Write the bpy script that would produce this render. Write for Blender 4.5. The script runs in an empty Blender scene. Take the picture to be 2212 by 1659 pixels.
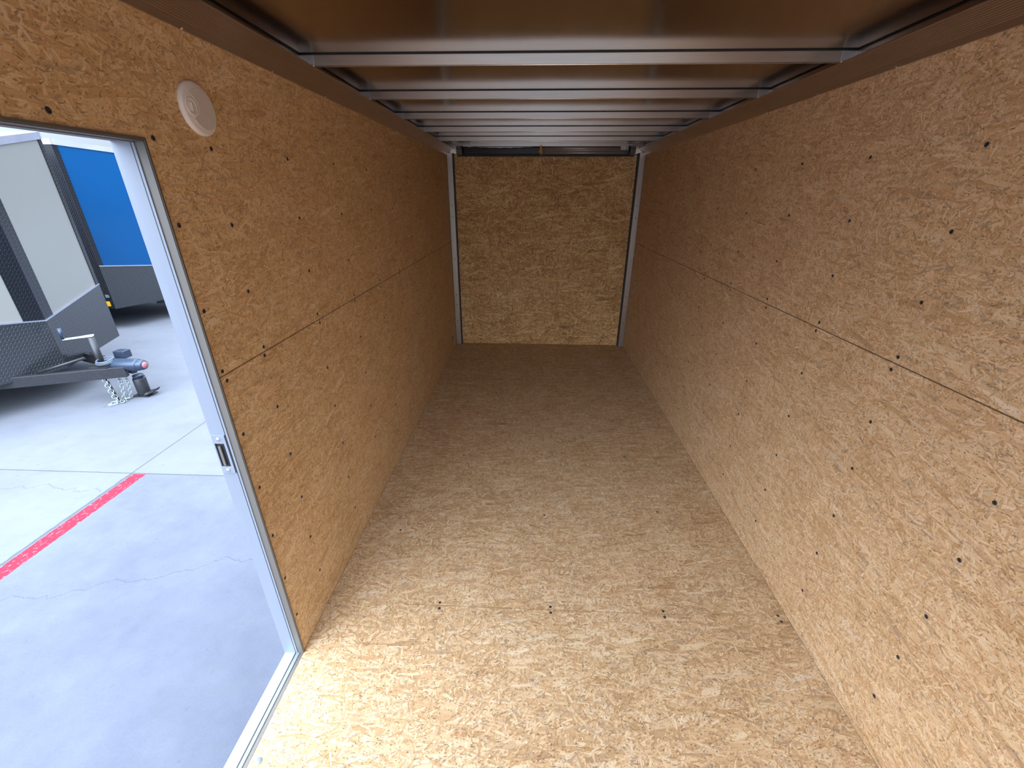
import bpy, bmesh, math, random
from mathutils import Vector, Matrix

# ------------------------------------------------------------------ camera, sky, exposure
S = bpy.context.scene
COL = S.collection
W, L = 2.07, 4.975            # inside width, distance to the rear posts (metres)
YAW, PITCH, ROLL = 0.0395, 0.4251, 0.0035
cam = bpy.data.cameras.new('camera'); camo = bpy.data.objects.new('camera', cam); COL.objects.link(camo)
fw = Vector((-math.sin(YAW) * math.cos(PITCH), math.cos(YAW) * math.cos(PITCH), -math.sin(PITCH)))
rt = Vector((math.cos(YAW), math.sin(YAW), 0)); up = rt.cross(fw)
rt2 = rt * math.cos(ROLL) + up * math.sin(ROLL); up2 = -rt * math.sin(ROLL) + up * math.cos(ROLL)
m = Matrix((rt2, up2, -fw)).transposed().to_4x4(); m.translation = Vector((0.8938, 0, 1.7111))
camo.matrix_world = m
cam.sensor_width = 36; cam.lens = 904.3 / 2212 * 36; cam.clip_start = 0.02; cam.clip_end = 300
S.camera = camo
S.view_settings.view_transform = 'Standard'; S.view_settings.look = 'None'
S.view_settings.gamma = 1; S.view_settings.use_curve_mapping = False
S.view_settings.exposure = 0.54

world = bpy.data.worlds.new('overcast'); S.world = world; world.use_nodes = True
wn = world.node_tree.nodes; wl = world.node_tree.links; wn.clear()
wo = wn.new('ShaderNodeOutputWorld'); bg = wn.new('ShaderNodeBackground')
tc = wn.new('ShaderNodeTexCoord'); dot = wn.new('ShaderNodeVectorMath'); dot.operation = 'DOT_PRODUCT'
dot.inputs[1].default_value = Vector((-0.30, -0.66, 0.68)).normalized()      # overcast sky, brighter around the veiled sun
rmp = wn.new('ShaderNodeMapRange'); rmp.inputs[1].default_value = -0.3; rmp.inputs[2].default_value = 1.0
rmp.inputs[3].default_value = 1.6; rmp.inputs[4].default_value = 9.5
sxyz = wn.new('ShaderNodeSeparateXYZ'); wl.new(tc.outputs['Generated'], sxyz.inputs[0])
hz = wn.new('ShaderNodeMapRange'); hz.interpolation_type = 'SMOOTHSTEP'      # murkier towards the horizon
hz.inputs[1].default_value = 0.05; hz.inputs[2].default_value = 0.45; hz.inputs[3].default_value = 0.30; hz.inputs[4].default_value = 1.0
wl.new(sxyz.outputs[2], hz.inputs[0]); mul = wn.new('ShaderNodeMath'); mul.operation = 'MULTIPLY'
wl.new(tc.outputs['Generated'], dot.inputs[0]); wl.new(dot.outputs['Value'], rmp.inputs[0])
wl.new(rmp.outputs[0], mul.inputs[0]); wl.new(hz.outputs[0], mul.inputs[1])
bg.inputs[0].default_value = (0.74, 0.875, 1.04, 1)
wl.new(mul.outputs[0], bg.inputs[1]); wl.new(bg.outputs[0], wo.inputs[0])

random.seed(7)

# ------------------------------------------------------------------ node helpers
class NT:
    def __init__(s, t): s.t = t
    def n(s, ty, **k):
        x = s.t.nodes.new(ty)
        for a, b in k.items(): setattr(x, a, b)
        return x
    def put(s, sock, v):
        if isinstance(v, bpy.types.NodeSocket): s.t.links.new(v, sock)
        elif v is not None: sock.default_value = v
    def math(s, op, a, b=None, c=None, clamp=False):
        x = s.n('ShaderNodeMath', operation=op, use_clamp=clamp)
        s.put(x.inputs[0], a); s.put(x.inputs[1], b)
        if c is not None: s.put(x.inputs[2], c)
        return x.outputs[0]
    def vmath(s, op, a, b=None, out=0):
        x = s.n('ShaderNodeVectorMath', operation=op); s.put(x.inputs[0], a); s.put(x.inputs[1], b)
        return x.outputs[out]
    def mix(s, f, a, b, bt='MIX'):
        x = s.n('ShaderNodeMix', data_type='RGBA', blend_type=bt)
        s.put(x.inputs[0], f); s.put(x.inputs[6], a); s.put(x.inputs[7], b); return x.outputs[2]
    def fmix(s, f, a, b):
        x = s.n('ShaderNodeMix', data_type='FLOAT'); s.put(x.inputs[0], f); s.put(x.inputs[2], a); s.put(x.inputs[3], b); return x.outputs[0]
    def noise(s, v, sc, det=2.0, ro=0.5, out=0):
        x = s.n('ShaderNodeTexNoise'); s.put(x.inputs['Vector'], v); x.inputs['Scale'].default_value = sc
        x.inputs['Detail'].default_value = det; x.inputs['Roughness'].default_value = ro; return x.outputs[out]
    def step(s, v, lo, hi, a=0.0, b=1.0):
        x = s.n('ShaderNodeMapRange', clamp=True); s.put(x.inputs[0], v)
        for i, q in zip((1, 2, 3, 4), (lo, hi, a, b)): s.put(x.inputs[i], q)
        return x.outputs[0]
    def ramp(s, v, stops, interp='LINEAR'):
        x = s.n('ShaderNodeValToRGB'); r = x.color_ramp; r.interpolation = interp
        while len(r.elements) < len(stops): r.elements.new(0.5)
        for e, (p, c) in zip(r.elements, stops): e.position = p; e.color = (*c, 1)
        s.put(x.inputs[0], v); return x.outputs[0]

def material(name):
    m = bpy.data.materials.new(name); m.use_nodes = True
    b = m.node_tree.nodes['Principled BSDF']
    return m, NT(m.node_tree), b

def plain(name, col, rough=0.5, metal=0.0, spec=0.5, noise=0.06, nscale=30, bump=0.0, coat=0.0):
    m, t, b = material(name)
    g = t.n('ShaderNodeTexCoord').outputs['Object']
    nz = t.noise(g, nscale, 3)
    v = t.step(nz, 0.3, 0.7, 1 - noise, 1 + noise)
    t.put(b.inputs['Base Color'], t.mix(1.0, (*col, 1), t.n('ShaderNodeCombineXYZ').outputs[0], 'MULTIPLY'))
    cx = [n for n in t.t.nodes if n.type == 'COMBXYZ'][-1]
    for i in range(3): t.put(cx.inputs[i], v)
    b.inputs['Roughness'].default_value = rough; b.inputs['Metallic'].default_value = metal
    b.inputs['Specular IOR Level'].default_value = spec
    b.inputs['Coat Weight'].default_value = coat; b.inputs['Coat Roughness'].default_value = 0.05
    if bump:
        bp = t.n('ShaderNodeBump'); bp.inputs['Strength'].default_value = bump; bp.inputs['Distance'].default_value = 0.002
        t.put(bp.inputs['Height'], nz); t.put(b.inputs['Normal'], bp.outputs[0])
    return m

def osb_group():
    """strand board: several sheets of long flakes laid over one another at all angles"""
    g = bpy.data.node_groups.new('strand_board', 'ShaderNodeTree')
    g.interface.new_socket('Vector', in_out='INPUT', socket_type='NodeSocketVector')
    for o in ('Shade', 'Dark', 'Hue', 'Grey'): g.interface.new_socket(o, in_out='OUTPUT', socket_type='NodeSocketFloat')
    t = NT(g); gi = t.n('NodeGroupInput'); go = t.n('NodeGroupOutput')
    v0 = gi.outputs[0]
    wob = t.noise(v0, 9.0, 3, 0.55, out=1)
    wob = t.vmath('SUBTRACT', wob, (0.5, 0.5, 0.5))
    v = t.vmath('ADD', v0, t.vmath('MULTIPLY', wob, (0.020, 0.020, 0.0)))
    shade = dark = hue = None; best = None
    # angle, long size, short size
    for i, (a, ls, ss) in enumerate([(2, .115, .013), (24, .06, .008), (-21, .075, .010), (58, .05, .008), (-62, .045, .007), (88, .05, .010), (-8, .05, .006), (10, .16, .024)]):
        r = t.n('ShaderNodeMapping', vector_type='TEXTURE'); t.put(r.inputs[0], v); r.inputs['Rotation'].default_value = (0, 0, math.radians(a))
        r.inputs['Location'].default_value = (i * 3.7, i * 5.3, 0)
        sc = t.vmath('MULTIPLY', r.outputs[0], (1 / ls, 1 / ss, 1))
        vo = t.n('ShaderNodeTexVoronoi', voronoi_dimensions='2D', feature='F1', distance='CHEBYCHEV'); t.put(vo.inputs['Vector'], sc); vo.inputs['Scale'].default_value = 1.0
        vo.inputs['Randomness'].default_value = 0.95
        sp = t.n('ShaderNodeSeparateColor'); t.put(sp.inputs[0], vo.outputs['Color'])
        h, s, k = sp.outputs[0], sp.outputs[1], sp.outputs[2]
        grain = t.noise(t.vmath('MULTIPLY', r.outputs[0], (25, 420, 1)), 1.0, 2, 0.6)
        s = t.math('ADD', t.math('MULTIPLY', s, 0.62), t.math('MULTIPLY', grain, 0.42))
        # darker rim of a flake
        rim = t.step(vo.outputs['Distance'], 0.42, 0.62)
        s = t.math('SUBTRACT', s, t.math('MULTIPLY', rim, 0.16))
        if best is None: best, shade, hue = h, s, k
        else:
            up_ = t.math('GREATER_THAN', h, best)
            shade = t.fmix(up_, shade, s); hue = t.fmix(up_, hue, k); best = t.math('MAXIMUM', best, h)
    fine = t.noise(t.vmath('MULTIPLY', v0, (1, 1.7, 1)), 130, 3, 0.7)
    big = t.noise(v0, 3.1, 3, 0.6)
    shade = t.math('ADD', shade, t.math('MULTIPLY', t.math('SUBTRACT', fine, 0.5), 0.85))
    shade = t.math('ADD', shade, t.math('MULTIPLY', t.math('SUBTRACT', big, 0.5), 0.45))
    # short dark cracks and bark slivers
    dk = None
    for a, ls, ss, th, off in [(6, .06, .010, .88, 3), (38, .05, .009, .90, 9), (-35, .05, .009, .90, 15), (80, .03, .008, .93, 21), (0, .022, .014, .86, 27), (15, .014, .011, .80, 33)]:
        r = t.n('ShaderNodeMapping', vector_type='TEXTURE'); t.put(r.inputs[0], v); r.inputs['Rotation'].default_value = (0, 0, math.radians(a)); r.inputs['Location'].default_value = (off, off * 1.3, 0)
        vo = t.n('ShaderNodeTexVoronoi', voronoi_dimensions='2D'); t.put(vo.inputs['Vector'], t.vmath('MULTIPLY', r.outputs[0], (1 / ls, 1 / ss, 1))); vo.inputs['Scale'].default_value = 1.0
        sp = t.n('ShaderNodeSeparateColor'); t.put(sp.inputs[0], vo.outputs['Color'])
        dd = t.math('MULTIPLY', t.math('GREATER_THAN', sp.outputs[0], th), t.step(vo.outputs['Distance'], 0.14, 0.24, 1, 0))
        dd = t.math('MULTIPLY', dd, t.math('ADD', 0.35, t.math('MULTIPLY', sp.outputs[2], 0.65)))
        dk = dd if dk is None else t.math('MAXIMUM', dk, dd)
    grey = None
    for a, ls, ss, th, off in [(3, .10, .018, .965, 51), (-30, .07, .014, .972, 61), (40, .07, .012, .972, 71)]:
        r = t.n('ShaderNodeMapping', vector_type='TEXTURE'); t.put(r.inputs[0], v); r.inputs['Rotation'].default_value = (0, 0, math.radians(a)); r.inputs['Location'].default_value = (off, off * 1.3, 0)
        vo = t.n('ShaderNodeTexVoronoi', voronoi_dimensions='2D', distance='CHEBYCHEV'); t.put(vo.inputs['Vector'], t.vmath('MULTIPLY', r.outputs[0], (1 / ls, 1 / ss, 1))); vo.inputs['Scale'].default_value = 1.0
        sp = t.n('ShaderNodeSeparateColor'); t.put(sp.inputs[0], vo.outputs['Color'])
        fib = t.step(t.noise(t.vmath('MULTIPLY', r.outputs[0], (20, 500, 1)), 1.0, 2, 0.6), 0.35, 0.6, 0.35, 1.0)
        dd = t.math('MULTIPLY', t.math('MULTIPLY', t.math('GREATER_THAN', sp.outputs[0], th), t.math('LESS_THAN', vo.outputs['Distance'], 0.36)), fib)
        grey = dd if grey is None else t.math('MAXIMUM', grey, dd)
    t.put(go.inputs[3], grey); t.put(go.inputs[0], shade); t.put(go.inputs[1], dk); t.put(go.inputs[2], hue)
    return g
OSB = osb_group()

def osb(name, axes, seams_foot_shade=(), seed=0.0, tint=(1, 1, 1), bright=1.0, con=0.62, fine=1.0, dark=0.85, grey=0.30):
    """axes: which object axes give (along the strands, across); seams: (axis, value, lo-axis, lo, hi)"""
    m, t, b = material(name)
    ob = t.n('ShaderNodeTexCoord').outputs['Object']
    s = t.n('ShaderNodeSeparateXYZ'); t.put(s.inputs[0], ob)
    cx = t.n('ShaderNodeCombineXYZ')
    t.put(cx.inputs[0], t.math('ADD', s.outputs[axes[0]], seed)); t.put(cx.inputs[1], t.math('ADD', s.outputs[axes[1]], seed * 1.7))
    gr = t.n('ShaderNodeGroup'); gr.node_tree = OSB; t.put(gr.inputs[0], t.vmath('MULTIPLY', cx.outputs[0], (fine, fine, 1)))
    shade = t.math('ADD', 0.52, t.math('MULTIPLY', t.math('SUBTRACT', gr.outputs[0], 0.52), con))
    c = t.ramp(shade, [(0.05, (.30, .165, .070)), (0.30, (.50, .305, .140)), (0.52, (.64, .430, .225)), (0.72, (.76, .57, .34)), (0.95, (.90, .76, .54))])
    warm = t.ramp(gr.outputs[2], [(0.0, (1.0, .90, .82)), (0.35, (1.0, .98, .96)), (0.8, (1, 1.0, .92)), (0.93, (.98, 1.02, 1.15)), (1.0, (.72, .72, .76))])
    c = t.mix(0.75, c, warm, 'MULTIPLY')
    c = t.mix(1.0, c, (tint[0] * bright, tint[1] * bright, tint[2] * bright, 1), 'MULTIPLY')
    c = t.mix(t.math('MULTIPLY', gr.outputs[3], grey), c, (.22, .165, .125, 1))
    c = t.mix(t.math('MULTIPLY', gr.outputs[1], dark), c, (.075, .045, .026, 1))
    h = gr.outputs[0]
    for ax, val, w, lax, lo, hi, st in seams_foot_shade:  # board joints, plus gap shadow painted along the wall foot
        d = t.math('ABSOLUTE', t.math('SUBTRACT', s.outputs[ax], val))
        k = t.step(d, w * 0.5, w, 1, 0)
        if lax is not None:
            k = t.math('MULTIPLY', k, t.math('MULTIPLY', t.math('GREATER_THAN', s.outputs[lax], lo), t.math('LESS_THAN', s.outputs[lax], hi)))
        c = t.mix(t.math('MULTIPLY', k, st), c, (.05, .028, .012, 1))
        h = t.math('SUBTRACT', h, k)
    t.put(b.inputs['Base Color'], c)
    b.inputs['Roughness'].default_value = 0.62; b.inputs['Specular IOR Level'].default_value = 0.28
    bp = t.n('ShaderNodeBump'); bp.inputs['Strength'].default_value = 0.35; bp.inputs['Distance'].default_value = 0.0008
    t.put(bp.inputs['Height'], h); t.put(b.inputs['Normal'], bp.outputs[0])
    return m

def metal(name, col, rough, stretch=(1, 60, 60), var=0.10, metallic=1.0, smudge=0.10, bump=0.08):
    m, t, b = material(name)
    ob = t.n('ShaderNodeTexCoord').outputs['Object']
    n1 = t.noise(t.vmath('MULTIPLY', ob, stretch), 6, 3, 0.6)
    n2 = t.noise(ob, 4, 3, 0.6)
    v = t.step(n1, 0.3, 0.7, 1 - var, 1 + var)
    cx = t.n('ShaderNodeCombineXYZ')
    for i in range(3): t.put(cx.inputs[i], v)
    t.put(b.inputs['Base Color'], t.mix(1.0, (*col, 1), cx.outputs[0], 'MULTIPLY'))
    t.put(b.inputs['Roughness'], t.step(n2, 0.3, 0.7, rough - smudge * 0.5, rough + smudge * 0.5))
    b.inputs['Metallic'].default_value = metallic
    bp = t.n('ShaderNodeBump'); bp.inputs['Strength'].default_value = bump; bp.inputs['Distance'].default_value = 0.001
    t.put(bp.inputs['Height'], n1); t.put(b.inputs['Normal'], bp.outputs[0])
    return m

def diamond(name, col, rough, depth=1.0, spec=.8):
    """black tread plate: short raised bars, alternating at right angles"""
    m, t, b = material(name)
    s = t.n('ShaderNodeSeparateXYZ'); t.put(s.inputs[0], t.n('ShaderNodeTexCoord').outputs['Object'])
    u = t.math('MULTIPLY', t.math('ADD', s.outputs[0], s.outputs[1]), 1.0); w = s.outputs[2]
    P = 0.040
    a = t.math('DIVIDE', t.math('ADD', u, w), P); c = t.math('DIVIDE', t.math('SUBTRACT', u, w), P)
    par = t.math('MODULO', t.math('ABSOLUTE', t.math('ADD', t.math('FLOOR', a), t.math('FLOOR', c))), 2.0)
    fa = t.math('SUBTRACT', t.math('FRACT', a), 0.5); fc = t.math('SUBTRACT', t.math('FRACT', c), 0.5)
    def bar(x, y):
        return t.step(t.math('ADD', t.math('POWER', t.math('DIVIDE', x, 0.50), 2.0), t.math('POWER', t.math('DIVIDE', y, 0.17), 2.0)), 0.5, 1.0, 1, 0)
    fa_ = t.math('ABSOLUTE', fa); fc_ = t.math('ABSOLUTE', fc)
    h = t.fmix(t.math('GREATER_THAN', par, 0.5), bar(fa_, fc_), bar(fc_, fa_))
    t.put(b.inputs['Base Color'], (*col, 1)); b.inputs['Roughness'].default_value = rough
    b.inputs['Metallic'].default_value = 0.0; b.inputs['Specular IOR Level'].default_value = spec
    bp = t.n('ShaderNodeBump'); bp.inputs['Strength'].default_value = depth; bp.inputs['Distance'].default_value = 0.007
    t.put(bp.inputs['Height'], h); t.put(b.inputs['Normal'], bp.outputs[0])
    return m

def concrete():
    m, t, b = material('concrete')
    ob = t.n('ShaderNodeTexCoord').outputs['Object']
    s = t.n('ShaderNodeSeparateXYZ'); t.put(s.inputs[0], ob); X, Y = s.outputs[0], s.outputs[1]
    n1 = t.noise(ob, 1.1, 5, 0.62); n2 = t.noise(ob, 90, 3, 0.7); n3 = t.noise(ob, 7, 4, 0.65)
    v = t.math('ADD', t.math('MULTIPLY', n1, 0.55), t.math('ADD', t.math('MULTIPLY', n2, 0.2), t.math('MULTIPLY', n3, 0.25)))
    c = t.ramp(v, [(0.32, (.079, .084, .109)), (0.47, (.098, .104, .134)), (0.60, (.115, .122, .151))])
    # the bay beyond the long joint is older and paler
    wig = t.math('MULTIPLY', t.math('SUBTRACT', t.noise(ob, 14, 4, 0.6), 0.5), 0.035)
    slab = t.math('MAXIMUM', t.math('LESS_THAN', X, -2.515), t.math('GREATER_THAN', Y, 2.85))
    c = t.mix(t.math('MULTIPLY', slab, 0.28), c, (.20, .20, .205, 1))
    # grey chalky stains
    st = t.step(t.noise(t.vmath('MULTIPLY', ob, (1, 2.4, 1)), 2.3, 4, 0.6), 0.56, 0.66)
    c = t.mix(t.math('MULTIPLY', st, 0.22), c, (.10, .105, .115, 1))
    pock = t.n('ShaderNodeTexVoronoi', voronoi_dimensions='2D'); t.put(pock.inputs['Vector'], ob); pock.inputs['Scale'].default_value = 9
    ps = t.n('ShaderNodeSeparateColor'); t.put(ps.inputs[0], pock.outputs['Color'])
    pk = t.math('MULTIPLY', t.math('GREATER_THAN', ps.outputs[0], 0.86), t.step(t.math('ADD', pock.outputs['Distance'], t.math('MULTIPLY', t.noise(ob, 60, 2), 0.2)), 0.12, 0.2, 1, 0))
    c = t.mix(t.math('MULTIPLY', pk, 0.35), c, (.07, .075, .08, 1))
    # red painted stripe, worn, beside the long joint
    worn = t.step(t.noise(t.vmath('MULTIPLY', ob, (2.2, 1, 1)), 30, 4, 0.65), 0.58, 0.62, 1, 0)
    edge = t.math('MULTIPLY', t.math('SUBTRACT', t.noise(ob, 40, 2), 0.5), 0.012)
    d = t.math('ABSOLUTE', t.math('SUBTRACT', t.math('ADD', X, edge), -2.435))
    red = t.math('MULTIPLY', t.math('LESS_THAN', d, 0.056), t.math('LESS_THAN', Y, 2.84))
    c = t.mix(t.math('MULTIPLY', red, worn), c, (.36, .014, .030, 1))
    # joints
    def line(dist, w, lo=None):
        return t.step(dist, w * 0.4, w, 1, 0)
    j1 = line(t.math('ABSOLUTE', t.math('SUBTRACT', t.math('ADD', X, t.math('MULTIPLY', wig, t.math('LESS_THAN', Y, 2.84))), -2.515)), 0.009)
    j1b = t.math('MULTIPLY', line(t.math('ABSOLUTE', t.math('SUBTRACT', t.math('ADD', X, wig), -2.51)), 0.022), t.math('LESS_THAN', Y, 2.84))
    j2 = line(t.math('ABSOLUTE', t.math('SUBTRACT', t.math('ADD', Y, t.math('MULTIPLY', wig, 0.35)), 2.85)), 0.008)
    j3 = line(t.math('ABSOLUTE', t.math('SUBTRACT', X, -8.6)), 0.012)
    j = t.math('MAXIMUM', t.math('MAXIMUM', j1, j2), t.math('MAXIMUM', t.math('MULTIPLY', j1b, 0.6), j3))
    c = t.mix(t.math('MULTIPLY', j, 0.72), c, (.045, .048, .045, 1))
    # long wandering hairline cracks
    wx = t.math('MULTIPLY', t.math('SUBTRACT', t.noise(t.vmath('MULTIPLY', ob, (1, 0, 0)), 2.2, 5, 0.6), 0.5), 0.45)
    cr = t.step(t.math('ABSOLUTE', t.math('SUBTRACT', t.math('SUBTRACT', Y, wx), t.math('ADD', 2.25, t.math('MULTIPLY', X, 0.30)))), 0.001, 0.006, 1, 0)
    cr = t.math('MULTIPLY', cr, t.math('GREATER_THAN', X, -2.4))
    wy = t.math('MULTIPLY', t.math('SUBTRACT', t.noise(t.vmath('MULTIPLY', ob, (1, 0, 0)), 3.1, 5, 0.6), 0.5), 0.5)
    cr2 = t.step(t.math('ABSOLUTE', t.math('SUBTRACT', t.math('SUBTRACT', Y, wy), 2.62)), 0.001, 0.007, 1, 0)
    cr2 = t.math('MULTIPLY', cr2, t.math('MULTIPLY', t.math('LESS_THAN', X, -2.55), t.math('GREATER_THAN', X, -3.4)))
    c = t.mix(t.math('MULTIPLY', t.math('MAXIMUM', cr, cr2), 0.45), c, (.05, .055, .055, 1))
    t.put(b.inputs['Base Color'], c); b.inputs['Roughness'].default_value = 0.9; b.inputs['Specular IOR Level'].default_value = 0.2
    bp = t.n('ShaderNodeBump'); bp.inputs['Strength'].default_value = 0.4; bp.inputs['Distance'].default_value = 0.003
    t.put(bp.inputs['Height'], t.math('SUBTRACT', v, j)); t.put(b.inputs['Normal'], bp.outputs[0])
    return m

M = dict(
    wall_l=osb('strand_board_left', (1, 2), [(2, 1.222, .0026, None, 0, 0, .85), (2, 0.0, .005, None, 0, 0, .6), (1, 1.735, .0016, 2, 0.0, 1.22, .28), (1, 4.21, .0016, 2, 0.0, 1.22, .35), (1, 1.735, .0012, 2, 1.22, 2.1, .0)], 0.0, (1, .965, .95), .95, .58, 1.5, .65, .4),  # the line at floor height is gap shadow put into the colour
    wall_r=osb('strand_board_right', (1, 2), [(2, 1.222, .0026, None, 0, 0, .85), (2, 0.0, .005, None, 0, 0, .6), (1, 1.735, .0016, 2, 0.0, 1.22, .35), (1, 4.2, .0016, 2, 1.22, 2.2, .3)], 11.3, (1, .985, 1.06), .99, .64, 1.6, .7, .5),  # floor-height line: painted shadow of the gap, not a joint
    floor=osb('strand_board_floor', (0, 1), [(1, 1.311, .0030, 0, 0.35, 1.65, .30), (1, 3.75, .0022, None, 0, 0, .5)], 23.1, (1, .98, 1.05), .83, .74, 1.35, .8, .5),
    ramp=osb('strand_board_ramp', (0, 2), [(2, 1.203, .0016, None, 0, 0, .45)], 37.7, (1, .86, .66), .93, 1.0, .8),
    roof=metal('brushed_aluminium_roof', (.40, .31, .22), .17, (30, .6, 1), .02, 1.0, .02, 0.0),
    bow=metal('galvanised_bow', (.60, .53, .455), .30, (.8, 30, 30), .05, 1.0, .03, 0.0),
    cove=metal('ribbed_aluminium', (.52, .44, .40), .38, (40, 1, 40), .04),
    post=metal('aluminium_post', (.44, .38, .32), .36, (50, 50, 1), .05),
    jamb=metal('aluminium_frame', (.20, .22, .27), .5, (50, 50, 1), .03, .15),
    jamb_dull=metal('dull_aluminium', (.13, .115, .10), .5, (50, 50, 1), .05, .2),
    sill=metal('bright_sill', (.34, .42, .42), .45, (50, 1, 50), .03, .3),
    black=plain('black_rubber', (.012, .012, .013), .55),
    gloss_black=plain('black_vinyl', (.008, .008, .009), .22),
    screw=plain('dark_zinc_screw', (.035, .042, .052), .45, .5),
    spring=plain('spring_steel', (.42, .38, .34), .4, .5),
    lip=plain('highlight_lip', (.85, .80, .74), .25, .9, noise=.02),  # brighter than the beam: its lower edge's highlight put into the colour
    rivet=plain('bright_rivet', (.65, .65, .66), .35, .9),
    plastic=plain('beige_plastic', (.72, .66, .60), .45, noise=.02),
    plastic2=plain('beige_plastic_disc', (.60, .53, .47), .6, noise=.03),
    white=plain('white_enamel', (.195, .192, .178), .30, noise=.015, nscale=2, coat=0),
    ownskin=plain('dark_trailer_skin', (.05, .055, .06), .35, noise=.02, nscale=2),
    blue=plain('blue_enamel', (.004, .055, .165), .10, noise=.03, nscale=1.5, coat=0.0, spec=.16),
    tread=diamond('black_tread_plate', (.008, .009, .013), .20, 1.0, .35),
    tread2=diamond('black_shield_plate', (.018, .020, .024), .20, .5, .7),
    frame=plain('black_frame_paint', (.022, .022, .026), .35, .1, noise=.15, bump=.1),
    coupler=plain('blue_black_enamel', (.032, .046, .078), .30, .3),
    zinc=plain('zinc_chain', (.34, .39, .40), .35, .7),
    pink=plain('faded_red_cap', (.35, .13, .14), .5),
    red=plain('red_latch', (.5, .02, .03), .4),
    amber=plain('amber_lens', (.85, .45, .01), .3),
    yellow=plain('yellow_tag', (.55, .27, .01), .5),
    rail=metal('roof_rail_aluminium', (.50, .50, .60), .42, (1, 1, 60), .05),
    tyre=plain('tyre_rubber', (.02, .02, .02), .8), cable=plain('grey_cable', (.10, .12, .16), .45),
    handle=plain('white_crank', (.62, .70, .72), .35, .2), concrete=concrete(),
)

# ------------------------------------------------------------------ mesh helpers
def box(bm, x0, x1, y0, y1, z0, z1, mi=0):
    vs = [bm.verts.new((x, y, z)) for x in (x0, x1) for y in (y0, y1) for z in (z0, z1)]
    for f in ((0, 1, 3, 2), (4, 6, 7, 5), (0, 4, 5, 1), (2, 3, 7, 6), (0, 2, 6, 4), (1, 5, 7, 3)):
        bm.faces.new([vs[i] for i in f]).material_index = mi
    return vs
def prism(bm, pts, off):
    """closed polygon pts (3-D), extruded by vector off"""
    a = [bm.verts.new(p) for p in pts]; b = [bm.verts.new(Vector(p) + Vector(off)) for p in pts]
    n = len(a); bm.faces.new(a[::-1]); bm.faces.new(b)
    for i in range(n): bm.faces.new((a[i], a[(i + 1) % n], b[(i + 1) % n], b[i]))
def tube(bm, p0, p1, r0, r1=None, seg=20, caps=True):
    r1 = r0 if r1 is None else r1
    p0, p1 = Vector(p0), Vector(p1); d = (p1 - p0).normalized()
    a = d.orthogonal().normalized(); b = d.cross(a)
    R0 = [bm.verts.new(p0 + (a * math.cos(k) + b * math.sin(k)) * r0) for k in [2 * math.pi * i / seg for i in range(seg)]]
    R1 = [bm.verts.new(p1 + (a * math.cos(k) + b * math.sin(k)) * r1) for k in [2 * math.pi * i / seg for i in range(seg)]]
    for i in range(seg):
        f = bm.faces.new((R0[i], R0[(i + 1) % seg], R1[(i + 1) % seg], R1[i])); f.smooth = True
    if caps: bm.faces.new(R0[::-1]); bm.faces.new(R1)
def path(bm, pts, r, seg=8, closed=False):
    pts = [Vector(p) for p in pts]; n = len(pts); rings = []; prev = None
    for i, p in enumerate(pts):
        q0 = pts[(i - 1) % n] if (closed or i) else p; q1 = pts[(i + 1) % n] if (closed or i < n - 1) else p
        d = (q1 - q0).normalized()
        a = d.orthogonal().normalized() if prev is None else (prev - d * prev.dot(d)).normalized(); prev = a
        b = d.cross(a)
        rings.append([bm.verts.new(p + (a * math.cos(2 * math.pi * k / seg) + b * math.sin(2 * math.pi * k / seg)) * r) for k in range(seg)])
    for i in range(n if closed else n - 1):
        A, B = rings[i], rings[(i + 1) % n]
        for k in range(seg): bm.faces.new((A[k], A[(k + 1) % seg], B[(k + 1) % seg], B[k])).smooth = True
    if not closed: bm.faces.new(rings[0][::-1]); bm.faces.new(rings[-1])
def lathe(bm, prof, origin, axis, seg=40):
    """prof: (radius, height) along axis"""
    o = Vector(origin); d = Vector(axis).normalized(); a = d.orthogonal().normalized(); b = d.cross(a); rings = []
    for r, h in prof:
        if r < 1e-6: rings.append([bm.verts.new(o + d * h)])
        else: rings.append([bm.verts.new(o + d * h + (a * math.cos(2 * math.pi * k / seg) + b * math.sin(2 * math.pi * k / seg)) * r) for k in range(seg)])
    for A, B in zip(rings, rings[1:]):
        for k in range(seg):
            k2 = (k + 1) % seg
            vs = [A[k % len(A)], A[k2 % len(A)], B[k2 % len(B)], B[k % len(B)]]
            u = []
            for q in vs:
                if q not in u: u.append(q)
            if len(u) > 2: bm.faces.new(u).smooth = True
def obj(name, bm, mats, parent=None, bevel=0.0, loc=None):
    bmesh.ops.recalc_face_normals(bm, faces=bm.faces)
    me = bpy.data.meshes.new(name); bm.to_mesh(me); bm.free()
    for mm in (mats if isinstance(mats, (list, tuple)) else [mats]): me.materials.append(mm)
    o = bpy.data.objects.new(name, me); COL.objects.link(o)
    if parent: o.parent = parent
    if loc: o.location = loc
    if bevel:
        b = o.modifiers.new('bevel', 'BEVEL'); b.width = bevel; b.segments = 2; b.limit_method = 'ANGLE'
    return o
def NB(): return bmesh.new()
def boxes(name, lst, mat, parent=None, bevel=0.0):
    bm = NB()
    for b in lst: box(bm, *b)
    return obj(name, bm, mat, parent, bevel)
def struct(o): o['kind'] = 'structure'; return o
def empty(name, loc, rz=0.0):
    o = bpy.data.objects.new(name, None); COL.objects.link(o); o.location = loc; o.rotation_euler = (0, 0, rz); o.empty_display_size = 0.1; return o
def tag(o, label, cat, group=None):
    o['label'] = label; o['category'] = cat
    if group: o['group'] = group
    return o
def copy_to(src, parent, loc, rot=None):
    c = src.copy(); COL.objects.link(c); c.parent = parent; c.location = loc
    if rot is not None: c.rotation_euler = rot
    return c

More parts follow.
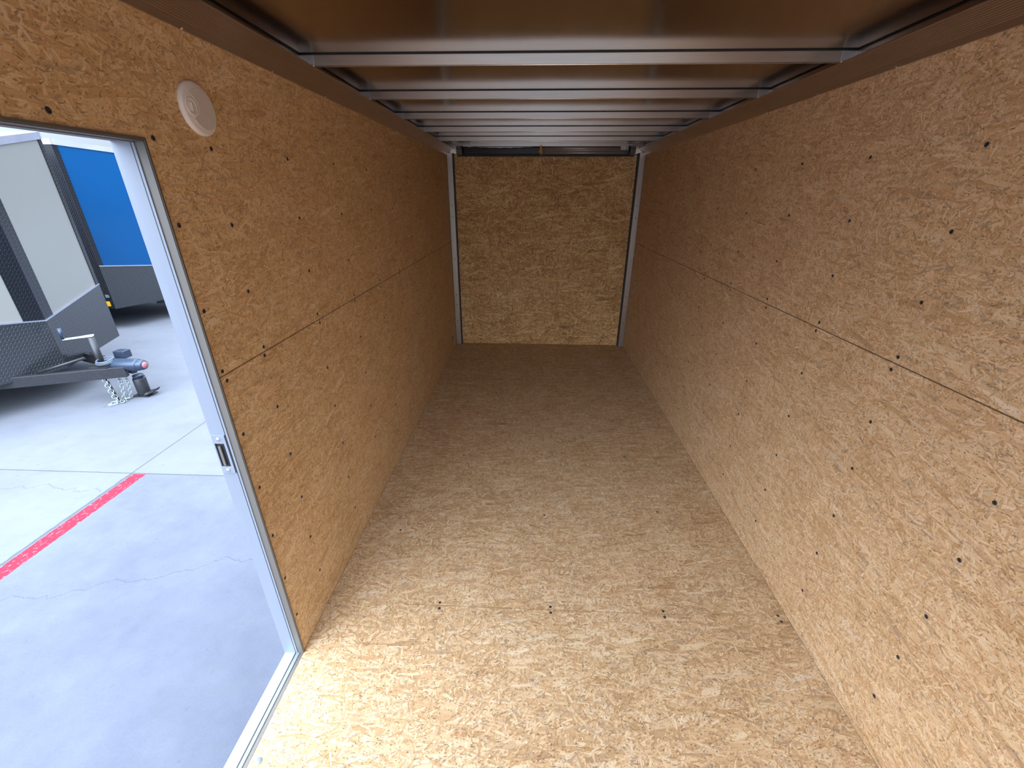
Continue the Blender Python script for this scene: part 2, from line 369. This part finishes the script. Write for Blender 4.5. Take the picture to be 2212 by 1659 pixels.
# ------------------------------------------------------------------ the setting: shell of the cargo trailer
Y0, G = -1.1, -0.5            # unseen nose end, left open to let skylight in, ground level
D0, D1, DH = 0.26, 1.072, 1.822   # side door opening
floor = struct(boxes('floor', [(-.010, W + .06, Y0, 5.02, -.04, 0)], M['floor']))

def wall(name, mat, x0, x1, rects, outer):
    bm = NB()
    for (a, b, c, d) in rects: box(bm, x0, x1, a, b, c, d)
    bm.normal_update()
    o = obj(name, bm, [mat, M['ownskin']])
    for f in o.data.polygons:
        if f.normal.x * outer > 0.5: f.material_index = 1
    return struct(o)
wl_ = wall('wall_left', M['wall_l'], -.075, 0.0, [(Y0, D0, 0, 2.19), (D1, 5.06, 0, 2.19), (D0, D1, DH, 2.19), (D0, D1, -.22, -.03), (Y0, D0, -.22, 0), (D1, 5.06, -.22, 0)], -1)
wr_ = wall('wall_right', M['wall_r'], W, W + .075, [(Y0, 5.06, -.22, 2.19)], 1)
ceil = struct(boxes('ceiling', [(-.06, W + .06, Y0, 5.1, 2.190, 2.20)], M['roof']))

# dark recess hole low on the left wall beside the rear post
bm = NB(); lathe(bm, [(0, .0008), (.014, .0008), (.017, .0)], (0, 0, 0), (1, 0, 0), 24)
h = obj('hole_rim', bm, M['black'], wl_, loc=(0.0002, 4.725, 0.144)); h.scale = (1, 1.0, 2.3); h['label'] = 'dark oval hole'

# screws along the studs, every one a part of its wall
bm = NB(); lathe(bm, [(0, .0006), (.0016, .0006), (.0020, .0014), (.0050, .0013), (.0062, .0002), (.0062, 0)], (0, 0, 0), (1, 0, 0), 14)
scr = obj('screw', bm, M['screw'], wr_, loc=(W, 1.29, 1.62)); scr.rotation_euler = (0, 0, math.pi)
first = True
zs = [.2, .4, .6, .81, 1.01, 1.205, 1.24, 1.42, 1.63, 1.83]
for y in [.48, .885, 1.297, 1.70, 2.103, 2.51, 2.91, 3.32, 3.73]:
    for z in zs:
        if abs(y - 1.297) < .01 and z == 1.63: continue
        jy, jz = random.uniform(-.006, .006), random.uniform(-.008, .008)
        copy_to(scr, wr_, (W, y + jy, z + jz), (0, 0, math.pi))
for y in [1.101, 1.303, 1.705, 2.105, 2.51, 2.91, 3.32]:
    for z in zs:
        copy_to(scr, wl_, (0, y + random.uniform(-.005, .005), z + random.uniform(-.008, .008)), (0, 0, 0))
copy_to(scr, wl_, (0, .877, 1.85), (0, 0, 0)); copy_to(scr, wl_, (0, .47, 1.85), (0, 0, 0))
for x in (.515, 1.02, 1.528, 2.034):
    for y in (1.296, 1.325): copy_to(scr, floor, (x + random.uniform(-.002, .002), y, 0), (0, -math.pi / 2, 0))
for x, y in [(.203, 1.768), (1.01, 1.923), (1.68, 1.981), (1.009, 2.551), (.45, 2.52), (1.6, 2.55)]: copy_to(scr, floor, (x, y, 0), (0, -math.pi / 2, 0))

# ribbed rails where walls meet roof
def cove(name, side):
    bm = NB(); prof = [(0.0, 2.088), (.006, 2.088), (.012, 2.098)]
    n = 11; x0, z0, x1, z1 = .014, 2.101, .061, 2.147
    for i in range(n):
        t0 = i / n; t1 = (i + .5) / n
        px, pz = x0 + (x1 - x0) * t0, z0 + (z1 - z0) * t0
        qx, qz = x0 + (x1 - x0) * t1 - .0007, z0 + (z1 - z0) * t1 + .0007
        prof += [(px, pz), (qx, qz)]
    prof += [(x1, z1), (.064, 2.150), (.060, 2.153), (.014, 2.156), (.012, 2.188), (0.0, 2.188)]
    pts = [((x if side < 0 else W - x), Y0, z) for x, z in prof]
    prism(bm, pts, (0, 4.985 - Y0, 0))
    o = struct(obj(name, bm, M['cove']))
    return o
cl = cove('trim_1', -1); cr_ = cove('trim_2', 1)
bm = NB(); lathe(bm, [(.0065, 0), (.0058, .003), (0, .0052)], (0, 0, 0), (0.95, 0, -.3), 12)
riv = obj('rivet', bm, M['rivet'], cl, loc=(.004, 1.297, 2.092))
for k in range(-2, 10):
    y = 1.297 + .4055 * k
    if k: copy_to(riv, cl, (.004, y, 2.092))
    copy_to(riv, cr_, (W - .004, y, 2.092), (0, 0, math.pi))

# rear corner posts with rubber seal
def rear_post(name, x0, x1, gx0, gx1):
    o = struct(boxes(name, [(x0, x1, 4.955, 5.03, 0, 2.105)], M['post'], bevel=.002))
    boxes('seal', [(gx0, gx1, 4.985, 5.05, 0, 2.105)], M['black'], o)
    xm = (x0 + x1) / 2
    for z in (1.60, 1.48, .62, .50, .3, 1.03):
        b_ = NB(); lathe(b_, [(.005, 0), (.0045, .002), (0, .003)], (0, 0, 0), (0, -1, 0), 10)
        r = obj('rivet', b_, M['screw'], o, loc=(xm, 4.955, z))
    return o
rear_post('trim_3', .004, .062, .062, .073)
rear_post('trim_4', W - .060, W - .002, W - .073, W - .060)

# rear ramp door, closed
ramp = struct(boxes('door_2', [(.074, W - .074, 5.012, 5.06, 0.001, 2.088)], M['ramp']))
bm = NB(); lathe(bm, [(.0055, 0), (.0045, .003), (0, .0045)], (0, 0, 0), (0, -1, 0), 10)
dr = obj('rivet', bm, M['rivet'], ramp, loc=(.627, 5.012, 1.655))
for x, z in [(1.43, 1.657), (.627, 1.215), (.627, 1.192), (1.03, 1.218), (1.03, 1.194), (1.437, 1.219), (1.437, 1.195), (1.841, 1.093), (1.841, .99), (.228, 1.079), (.226, .975), (.631, .794), (1.036, .797), (1.438, .801), (1.96, 1.215), (.62, .41), (1.03, .41)]:
    copy_to(dr, ramp, (x, 5.012, z))
bm = NB(); lathe(bm, [(0, .0005), (.006, .0005), (.007, 0)], (0, 0, 0), (0, -1, 0), 10)
dk = obj('hinge_hole', bm, M['screw'], ramp, loc=(.30, 5.012, .015))
for x, z in [(.30, .055), (.29, .10), (.63, .012), (.635, .05), (.63, .10), (1.40, .012), (1.41, .05), (1.415, .10), (1.79, .012), (1.80, .055), (1.81, .10)]: copy_to(dk, ramp, (x, 5.012, z))
# header above the ramp door
head = struct(boxes('trim_5', [(0, W, 5.0, 5.07, 2.10, 2.19), (0, W, 5.062, 5.08, 2.04, 2.19), (.26, 1.80, 4.90, 4.93, 2.160, 2.19)], M['bow'], bevel=.001))

# ------------------------------------------------------------------ side door frame (door_1)
df = struct(boxes('door_1', [(-.022, .002, D1 - .002, D1 + .003, .0, DH), (-.022, .002, D0 - .003, D0 + .002, .0, DH), (-.022, .002, D0, D1, DH - .002, DH + .003)], M['jamb_dull']))
boxes('inner_lip', [(-.001, .004, D1, D1 + .006, 0, DH + .006), (-.001, .004, D0 - .006, D0, 0, DH + .006), (-.001, .004, D0, D1, DH, DH + .006)], M['jamb_dull'], df, .0008)
boxes('rubber_seal', [(-.030, -.026, D1 - .003, D1 + .002, 0, DH), (-.030, -.026, D0, D0 + .003, 0, DH), (-.030, -.026, D0, D1, DH - .003, DH + .001), (-.030, -.026, D0, D1, -.004, .0045)], M['black'], df)
boxes('bright_edge', [(-.026, -.020, D1 - .0045, D1 + .001, 0, DH), (-.026, -.020, D0, D0 + .0045, 0, DH), (-.026, -.020, D0, D1, DH - .0045, DH + .001)], M['jamb'], df)
boxes('outer_jamb', [(-.078, -.030, D1 - .001, D1 + .003, -.01, DH)], M['jamb'], df)
boxes('outer_jamb', [(-.078, -.030, D0 - .003, D0 + .001, -.01, DH)], M['jamb'], df)
boxes('outer_head', [(-.078, -.030, D0, D1, DH - .001, DH + .003)], M['jamb_dull'], df)
boxes('sill', [(-.075, -.030, D0, D1, -.030, -.002)], M['sill'], df, .001)
boxes('sill_rib', [(-.026, -.012, D0, D1, -.03, .004)], M['jamb'], df, .001)
boxes('sill_lip', [(-.012, .002, D0, D1, -.03, .001)], M['jamb_dull'], df, .001)
# latch strike box let into the far jamb
sy = D1 - .001
bm = NB(); box(bm, -.074, -.032, sy - .005, sy, 1.005, 1.035); box(bm, -.074, -.032, sy - .005, sy, .895, .92); box(bm, -.040, -.032, sy - .005, sy, .92, 1.005); box(bm, -.074, -.070, sy - .005, sy, .92, 1.005)
st = obj('strike_plate', bm, M['jamb'], df, .0006)
boxes('latch_pocket', [(-.070, -.040, sy - .0015, sy - .0005, .92, 1.005)], M['gloss_black'], st)
boxes('latch_tongue', [(-.062, -.054, sy - .006, sy - .001, .925, .995)], M['jamb_dull'], st)
for z in (1.022, .908):
    bm = NB(); lathe(bm, [(.006, 0), (.005, .003), (0, .004)], (-.053, sy - .005, z), (0, -1, 0), 12); obj('screw', bm, M['rivet'], st)
bm = NB(); lathe(bm, [(0, .0035), (.004, .003), (.007, .0015), (.011, .0015), (.012, 0)], (.030, .712, 0), (0, 0, 1), 20)
wa = obj('washer', bm, M['jamb']); tag(wa, 'small bright metal washer on the floor against the door sill', 'washer')

# ------------------------------------------------------------------ roof bows
bow_y = [1.911 + .610 * k for k in range(5)]
labels = ['aluminium roof beam, widest in view and nearest the viewer', 'aluminium roof beam, second widest, just behind the nearest one',
          'aluminium roof beam, third back from the viewer', 'aluminium roof beam, fourth back, next but one to the black spring cover',
          'aluminium roof beam, fifth back and nearest the rear ramp door']
def bow_mesh():
    bm = NB()
    # angle section: tall face towards the nose, short foot rolled back
    prof = [(0, 2.1860), (0, 2.1525), (.0008, 2.1505), (.0025, 2.150), (.0060, 2.150), (.0060, 2.1525), (.0035, 2.1535), (.0025, 2.156), (.0025, 2.1850), (.034, 2.1850), (.034, 2.1860)]
    prism(bm, [(.013, y, z) for y, z in prof], (W - .026, 0, 0))
    return bm
src = None
for k, y in enumerate(bow_y):
    if src is None:
        root = empty('roof_beam', (0, y, 0)); face = obj('beam_profile', bow_mesh(), M['bow'], root)
        gap_strip = boxes('gap_shade_strip', [(.012, W - .012, -.003, .034, 2.186, 2.1899)], M['black'], root)  # black strip drawn in place of the dark gap between beam and roof
        bm = NB(); box(bm, .0125, .066, -.0010, -.0001, 2.158, 2.1855); lathe(bm, [(.0035, 0), (0, .003)], (.06, 0, 2.153), (0, -1, -.4), 8)
        cl_ = obj('end_clip', bm, M['rivet'], root)
        c2 = copy_to(cl_, root, (W, 0, 0)); c2.scale = (-1, 1, 1)
        bm = NB(); tube(bm, (.066, 0, 2.1512), (W - .066, 0, 2.1512), .0022, seg=10)
        lp = obj('rolled_lip', bm, M['lip'], root)
        src = (root, [face, gap_strip, cl_, c2, lp])
    else:
        root = src[0].copy(); COL.objects.link(root); root.location = (0, y, 0)
        for ch in src[1]:
            c = ch.copy(); COL.objects.link(c); c.parent = root
    lab = labels[k]
    tag(root, lab, 'beam', 'roof beams')['kind'] = 'thing'
# black strip standing in for the shaded gap along the roof edges
for nm, a in (('trim_6', .0125), ('trim_7', W - .0165)):
    struct(boxes(nm, [(a, a + .004, Y0, 4.98, 2.1865, 2.1895)], M['black']))

# ------------------------------------------------------------------ spring assembly over the ramp door
sp = tag(empty('ramp_spring', (1.03, 4.93, 2.09)), 'ramp door counterbalance spring above the rear door, left half in a black cover', 'spring')
def rel(o, root):
    o.location = -Vector(root.location); return o
bm = NB()
n = 26; pts_t = []; pts_b = []
for i in range(n + 1):
    x = .185 + (.985 - .185) * i / n; s_ = math.sin(math.pi * i / n)
    pts_t.append((x, 4.90, 2.158 - .012 * s_ + .002 * math.sin(i * 1.9))); pts_b.append((x, 4.90, 2.088 + .001 * math.sin(i * 2.3)))
prism(bm, pts_t + pts_b[::-1], (0, .06, 0))
rel(obj('black_cover', bm, M['gloss_black'], sp, .008), sp)
bm = NB()
tube(bm, (1.0, 4.93, 2.104), (1.93, 4.93, 2.104), .011); rel(obj('torsion_rod', bm, M['spring'], sp), sp)
bm = NB(); tube(bm, (1.0, 4.93, 2.142), (1.80, 4.93, 2.142), .016)
for i in range(3): tube(bm, (1.0, 4.925, 2.122 + i * .002), (1.88, 4.925, 2.122 + i * .002), .0035, seg=8)
rel(obj('spring_tube', bm, M['spring'], sp), sp)
for x0, x1 in ((.115, .17), (W - .175, W - .12)):
    bm = NB(); box(bm, x0, x1, 4.90, 4.96, 2.085, 2.165); tube(bm, (x0 + .0, 4.93, 2.125), (x0 + .06 if x0 < 1 else x1, 4.93, 2.125), .038)
    b_ = rel(obj('end_bracket', bm, M['jamb_dull'], sp, .002), sp)
bm = NB(); box(bm, .172, .186, 4.885, 4.965, 2.08, 2.165); rel(obj('clamp_plate', bm, M['gloss_black'], sp, .002), sp)
bm = NB(); box(bm, W - .198, W - .186, 4.885, 4.965, 2.08, 2.165); rel(obj('clamp_plate', bm, M['gloss_black'], sp, .002), sp)
bm = NB()
prism(bm, [(.978, 4.885, 2.168), (1.000, 4.885, 2.168), (1.000, 4.885, 2.118), (1.006, 4.885, 2.108), (.997, 4.885, 2.096), (.990, 4.885, 2.072), (.983, 4.885, 2.096), (.966, 4.885, 2.106), (.966, 4.885, 2.118), (.978, 4.885, 2.120)], (0, .012, 0))
rel(obj('yellow_bracket', bm, M['yellow'], sp), sp)
bm = NB(); box(bm, .115, W - .115, 4.965, 4.999, 2.075, 2.098); rel(obj('black_gasket', bm, M['black'], sp), sp)

# ------------------------------------------------------------------ round plastic vent on the left wall
vt = tag(empty('round_vent', (0, 1.281, 1.915)), 'round beige plastic wall vent above the side door corner', 'vent')
bm = NB(); lathe(bm, [(.062, 0), (.0625, .006), (.060, .010), (.056, .0115), (0, .0115)], (0, 0, 0), (1, 0, 0), 56)
obj('vent_body', bm, M['plastic'], vt)
bm = NB()   # kidney-shaped matt shutter with a bay for the thumb tab
out = []
def ray_circle(px, py, dx, dy, cx, cy, r, far):
    fx, fy = px - cx, py - cy; B = fx * dx + fy * dy; C_ = fx * fx + fy * fy - r * r; D = B * B - C_
    if D < 0: return None
    t_ = -B + (math.sqrt(D) if far else -math.sqrt(D)); return t_ if t_ > 0 else None
for i in range(120):
    a = 2 * math.pi * i / 120; dx, dy = math.cos(a), math.sin(a); px, py = .022, 0
    r = ray_circle(px, py, dx, dy, .007, 0, .0475, True)
    q_ = ray_circle(px, py, dx, dy, -.032, .002, .0255, False)
    if q_ and q_ < r: r = q_
    out.append((.0112, px + r * dx, py + r * dy))
prism(bm, out, (.0016, 0, 0))
obj('vent_shutter', bm, M['plastic2'], vt, .0006)
bm = NB(); lathe(bm, [(.020, 0), (.020, .002), (.0175, .0015), (.0155, -.0002), (0, -.0002)], (.0115, -.032, .002), (1, 0, 0), 36)
obj('thumb_recess', bm, M['plastic'], vt, .0)
bm = NB(); box(bm, .0115, .0165, -.035, -.030, -.010, .010); box(bm, .0115, .0135, -.041, -.023, -.013, -.010)
obj('thumb_tab', bm, M['plastic2'], vt, .0006)

# ------------------------------------------------------------------ outside: ground
bm = NB(); box(bm, -45, 45, -40, 60, G - .1, G)
gnd = struct(obj('ground', bm, M['concrete']))

# ------------------------------------------------------------------ outside: V-nosed trailers
def polyplate(bm, A, B, pts, t=.004, out=None):
    """plate standing on the vertical plane through A-B; pts = (share of the way A to B, z)"""
    A, B = Vector((*A, 0)), Vector((*B, 0)); d = B - A; n = Vector((d.y, -d.x, 0)).normalized()
    if out is not None and n.dot(Vector(out)) < 0: n = -n
    prism(bm, [A + d * s + Vector((0, 0, z)) + n * .0005 for s, z in pts], n * t)
def trailer(loc, label, cat_mats, rn, rc, kn, kc, beam_h=.12):
    body, shield = cat_mats
    root = tag(empty('cargo_trailer', loc), label, 'trailer')
    z0 = .38; cx, cy = -.48, 1.18; back = -4.6
    N = (0, 0); R = (cx, cy); Lc = (cx, -cy)
    zn, zc = rn + .5, rc + .5; kn += .5; kc += .5
    bm = NB()
    loop = [(0, 0, 0), (cx, cy, 1), (back, cy, 1), (back, -cy, 1), (cx, -cy, 1)]
    lo = [bm.verts.new((x, y, z0)) for x, y, _ in loop]; hi = [bm.verts.new((x, y, zc if c else zn)) for x, y, c in loop]
    bm.faces.new(lo)
    for i in range(5): bm.faces.new((lo[i], lo[(i + 1) % 5], hi[(i + 1) % 5], hi[i]))
    bm.faces.new((hi[0], hi[1], hi[4])); bm.faces.new((hi[1], hi[2], hi[3], hi[4]))
    obj('body_shell', bm, body, root)
    # roof rail
    for A, B, z_a, z_b in ((N, R, zn, zc), (N, Lc, zn, zc), (R, (back, cy), zc, zc), (Lc, (back, -cy), zc, zc)):
        bm = NB(); polyplate(bm, A, B, [(-.004, z_a), (1.004, z_b), (1.004, z_b + .075), (-.004, z_a + .075)], .012, (1, 0, 0) if A == N else (0, math.copysign(1, A[1]), 0))
        obj('roof_rail', bm, M['rail'], root)
    # centre strip up the nose
    bm = NB()
    for B in (R, Lc): polyplate(bm, N, B, [(-.003, kn - .02), (.128, kn - .02), (.128, zn + .02), (-.003, zn)], .005, (1, 0, 0))
    obj('nose_strip', bm, M['tread'], root)
    # shield round the bottom of the nose
    for B in (R, Lc):
        bm = NB(); polyplate(bm, N, B, [(-.006, z0 - .01), (1.004, z0 - .01), (1.004, kc), (-.006, kn)], .010, (1, 0, 0))
        o = obj('stone_shield', bm, shield, root, .001); o['label'] = 'black tread-plate shield wing'
        bm = NB(); polyplate(bm, N, B, [(-.006, kn), (1.004, kc), (1.004, kc + .014), (-.006, kn + .014)], .014, (1, 0, 0))
        obj('shield_edge', bm, M['rail'], root)
    # corner trims
    for sgn in (1, -1):
        B = (cx, sgn * cy); bm = NB()
        polyplate(bm, N, B, [(.955, kc), (1.006, kc), (1.006, zc), (.955, zc)], .008, (1, 0, 0))
        y0, y1 = sorted((sgn * cy, sgn * (cy + .008)))
        box(bm, cx - .34, cx + .006, y0, y1, z0, zc)
        obj('corner_trim', bm, M['tread'], root)
        y0, y1 = sorted((sgn * (cy + .008), sgn * (cy + .028)))
        bm = NB(); box(bm, cx - .11, cx - .05, y0, y1, z0 + .04, z0 + .12); obj('marker_light', bm, M['amber'], root, .004)
        bm = NB(); box(bm, cx - .075, cx - .02, y0, y1 - .01 if sgn > 0 else y1, z0 + .19, z0 + .235); obj('reflector', bm, M['zinc'], root, .002)
    # wheels under the body
    for x in (-2.6, -3.45):
        for sgn in (1, -1):
            bm = NB(); y = sgn * 1.04
            lathe(bm, [(.12, -.10), (.30, -.10), (.335, -.07), (.34, 0), (.335, .07), (.30, .10), (.12, .10)], (x, y, .34), (0, 1, 0), 32)
            w_ = obj('tyre', bm, M['tyre'], root)
            bm = NB(); lathe(bm, [(0, .06), (.06, .06), (.08, .04), (.19, .07), (.20, .101), (.20, -.101), (0, -.10)], (x, y, .34), (0, sgn, 0), 28); obj('rim', bm, M['white'], w_)
    # A-frame tongue
    zt = .42; tip = Vector((.86, 0, 0))
    for sgn in (1, -1):
        A = Vector((-.36, sgn * .46, 0)); d = (tip - A).normalized(); n = Vector((d.y, -d.x, 0)) * .028
        bm = NB(); prism(bm, [A + n + Vector((0, 0, zt - beam_h)), A - n + Vector((0, 0, zt - beam_h)), A - n + Vector((0, 0, zt)), A + n + Vector((0, 0, zt))], tip - d * .12 - A)
        obj('tongue_beam', bm, M['frame'], root, .004)
    boxes('tongue_cross_plate', [(.40, .60, -.13, .13, zt, zt + .008)], M['frame'], root, .002)
    # gusset bars leading up to the jack
    bm = NB()
    for sgn in (1, -1): tube(bm, (.02, sgn * .30, zt + .02), (.34, sgn * .06, zt + .10), .016, seg=8)
    obj('brace_bar', bm, M['frame'], root)
    # coupler
    bm = NB(); lathe(bm, [(0, -.01), (.055, -.01), (.066, .01), (.070, .05), (.070, .29), (.066, .305), (.058, .31)], (.575, 0, zt + .005), (1, 0, 0), 28); box(bm, .50, .66, -.05, .05, zt - .06, zt + .045)
    cp = obj('coupler', bm, M['coupler'], root)
    bm = NB(); lathe(bm, [(.060, .300), (.058, .350), (.048, .372), (0, .374)], (.575, 0, zt + .005), (1, 0, 0), 28); obj('coupler_collar', bm, M['coupler'], cp)
    bm = NB(); lathe(bm, [(.038, .370), (.036, .382), (0, .384)], (.575, 0, zt + .005), (1, 0, 0), 24); obj('end_cap', bm, M['pink'], cp)
    # tongue jack
    jx = .44
    jk = obj('tongue_jack', (lambda b: (tube(b, (jx, 0, zt - .14), (jx, 0, zt + .33), .034, seg=24), tube(b, (jx, 0, zt - .17), (jx, 0, zt - .14), .026, seg=20), box(b, jx - .07, jx + .07, -.07, .07, zt, zt + .02), b)[-1])(NB()), M['frame'], root)
    bm = NB(); o0 = Vector((jx, 0, zt + .335)); e = Vector((jx - .20, -.115, zt + .325)); dd = (e - o0).normalized(); nn = Vector((dd.y, -dd.x, 0))
    prism(bm, [o0 + nn * .028 - dd * .03, o0 - nn * .028 - dd * .03, o0 + dd * .045 - nn * .024, o0 + dd * .09 - nn * .012, e - nn * .010, e + nn * .010, o0 + dd * .09 + nn * .012, o0 + dd * .045 + nn * .024], (0, 0, .016))
    ck = obj('crank_arm', bm, M['handle'], jk, .002)
    bm = NB(); tube(bm, e - dd * .01 + Vector((0, 0, .012)), e - dd * .01 + Vector((0, 0, .135)), .017, .019, seg=18); obj('crank_grip', bm, M['coupler'], jk)
    # breakaway cable coiled on the tongue
    bm = NB(); pts = []
    for i in range(50):
        a = i * .40; r = .10 + .008 * math.sin(i * .9)
        pts.append((.53 + r * .85 * math.cos(a), -.03 + r * .75 * math.sin(a), zt + .035 + .0009 * i + .012 * math.sin(a)))
    path(bm, pts, .008, 7); obj('coiled_cable', bm, M['cable'], root)
    boxes('breakaway_box', [(.50, .63, .11, .21, zt + .03, zt + .12)], M['coupler'], root, .008)
    # safety chains down to the concrete
    def link(bm, c, d, tw, lw, ww, r):
        d = d.normalized(); a = Vector((0, 0, 1)).cross(d) if abs(d.z) < .9 else Vector((1, 0, 0)).cross(d); a.normalize(); b = d.cross(a)
        u = a * math.cos(tw) + b * math.sin(tw); pts = []
        for i in range(16):
            t_ = 2 * math.pi * i / 16; cc, ss_ = math.cos(t_), math.sin(t_)
            pts.append(c + d * (lw * .5 * cc + math.copysign(lw * .18, cc) * (abs(cc) > .01)) * .75 + u * ww * .5 * ss_)
        path(bm, pts, r, 7, True)
    def chain(p0, p1, n_, sag, big):
        bm = NB(); p0, p1 = Vector(p0), Vector(p1); prev = None
        for i in range(n_):
            t_ = (i + .5) / n_; c = p0.lerp(p1, t_) + Vector(sag) * (4 * t_ * (1 - t_))
            dr_ = (p1 - p0) + Vector(sag) * (4 - 8 * t_)
            link(bm, c, dr_, (i % 2) * math.pi / 2 + .4, (p1 - p0).length / n_ * 1.32, big, big * .14)
        return bm
    ch = obj('safety_chain', chain((.52, -.10, zt - .06), (.60, -.14, .03), 10, (-.01, -.01, 0), .045), M['zinc'], root)
    obj('safety_chain', chain((.55, .02, zt - .06), (.62, -.08, .03), 11, (.02, .0, 0), .032), M['zinc'], root)
    obj('safety_chain', chain((.60, .05, zt - .07), (.66, -.03, .03), 11, (.02, .0, 0), .030), M['zinc'], root)
    bm = NB(); tube(bm, (.50, -.085, zt - .07), (.60, -.125, .03), .011, seg=10); obj('jack_strap', bm, M['frame'], root)
    bm = NB()
    for i in range(9): link(bm, Vector((.56 + .03 * (i % 4), -.20 + .03 * i * .7, .012 + .010 * (i % 2))), Vector((math.cos(i), math.sin(i), .1)), i * .8, .055, .032, .005)
    prism(bm, [(.50, -.26, .002), (.60, -.24, .002), (.68, -.10, .002), (.62, -.06, .002), (.54, -.14, .002)], (0, 0, .008))
    obj('chain_hook_pile', bm, M['zinc'], root)
    bm = NB(); prism(bm, [(.655, .0, zt - .065), (.675, .02, zt - .065), (.672, .02, zt - .12), (.664, .01, zt - .135)], (.005, .006, 0)); obj('red_latch', bm, M['red'], root)
    return root
wt = trailer((-4.42, 4.27, G), 'white trailer with a black tread-plate nose strip, seen through the side door', (M['white'], M['tread2']), 2.075, 2.29, .425, .59)
bt = trailer((-5.822, 8.089, G), 'blue trailer with a black lower shield, parked behind the white trailer', (M['blue'], M['tread2']), 2.28, 2.375, .44, .592)

# jack foot standing on the concrete
jf = tag(empty('jack_foot', (-3.70, 4.36, G)), 'short black cylinder on a footplate standing on the concrete below the white trailer coupler', 'jack foot')
bm = NB(); lathe(bm, [(0, .015), (.062, .015), (.064, .02), (.064, .215), (.060, .222), (0, .222)], (0, 0, 0), (0, 0, 1), 30); obj('cylinder', bm, M['frame'], jf)
bm = NB(); lathe(bm, [(.046, .222), (.046, .238), (.054, .240), (.054, .258), (.048, .262), (0, .262)], (0, 0, 0), (0, 0, 1), 28); box(bm, .03, .075, -.012, .012, .244, .252); obj('cap', bm, M['coupler'], jf)
bm = NB(); box(bm, -.10, .10, -.075, .075, .0, .012); obj('footplate', bm, M['frame'], jf, .004)
bm = NB(); pts = [(.04, -.07, .015), (.10, -.075, .03), (.15, -.05, .055), (.165, -.035, .085), (.14, -.03, .075), (.10, -.045, .055), (.06, -.05, .05)]
prism(bm, pts, (.0, .10, 0)); obj('bracket_wing', bm, M['frame'], jf, .004)
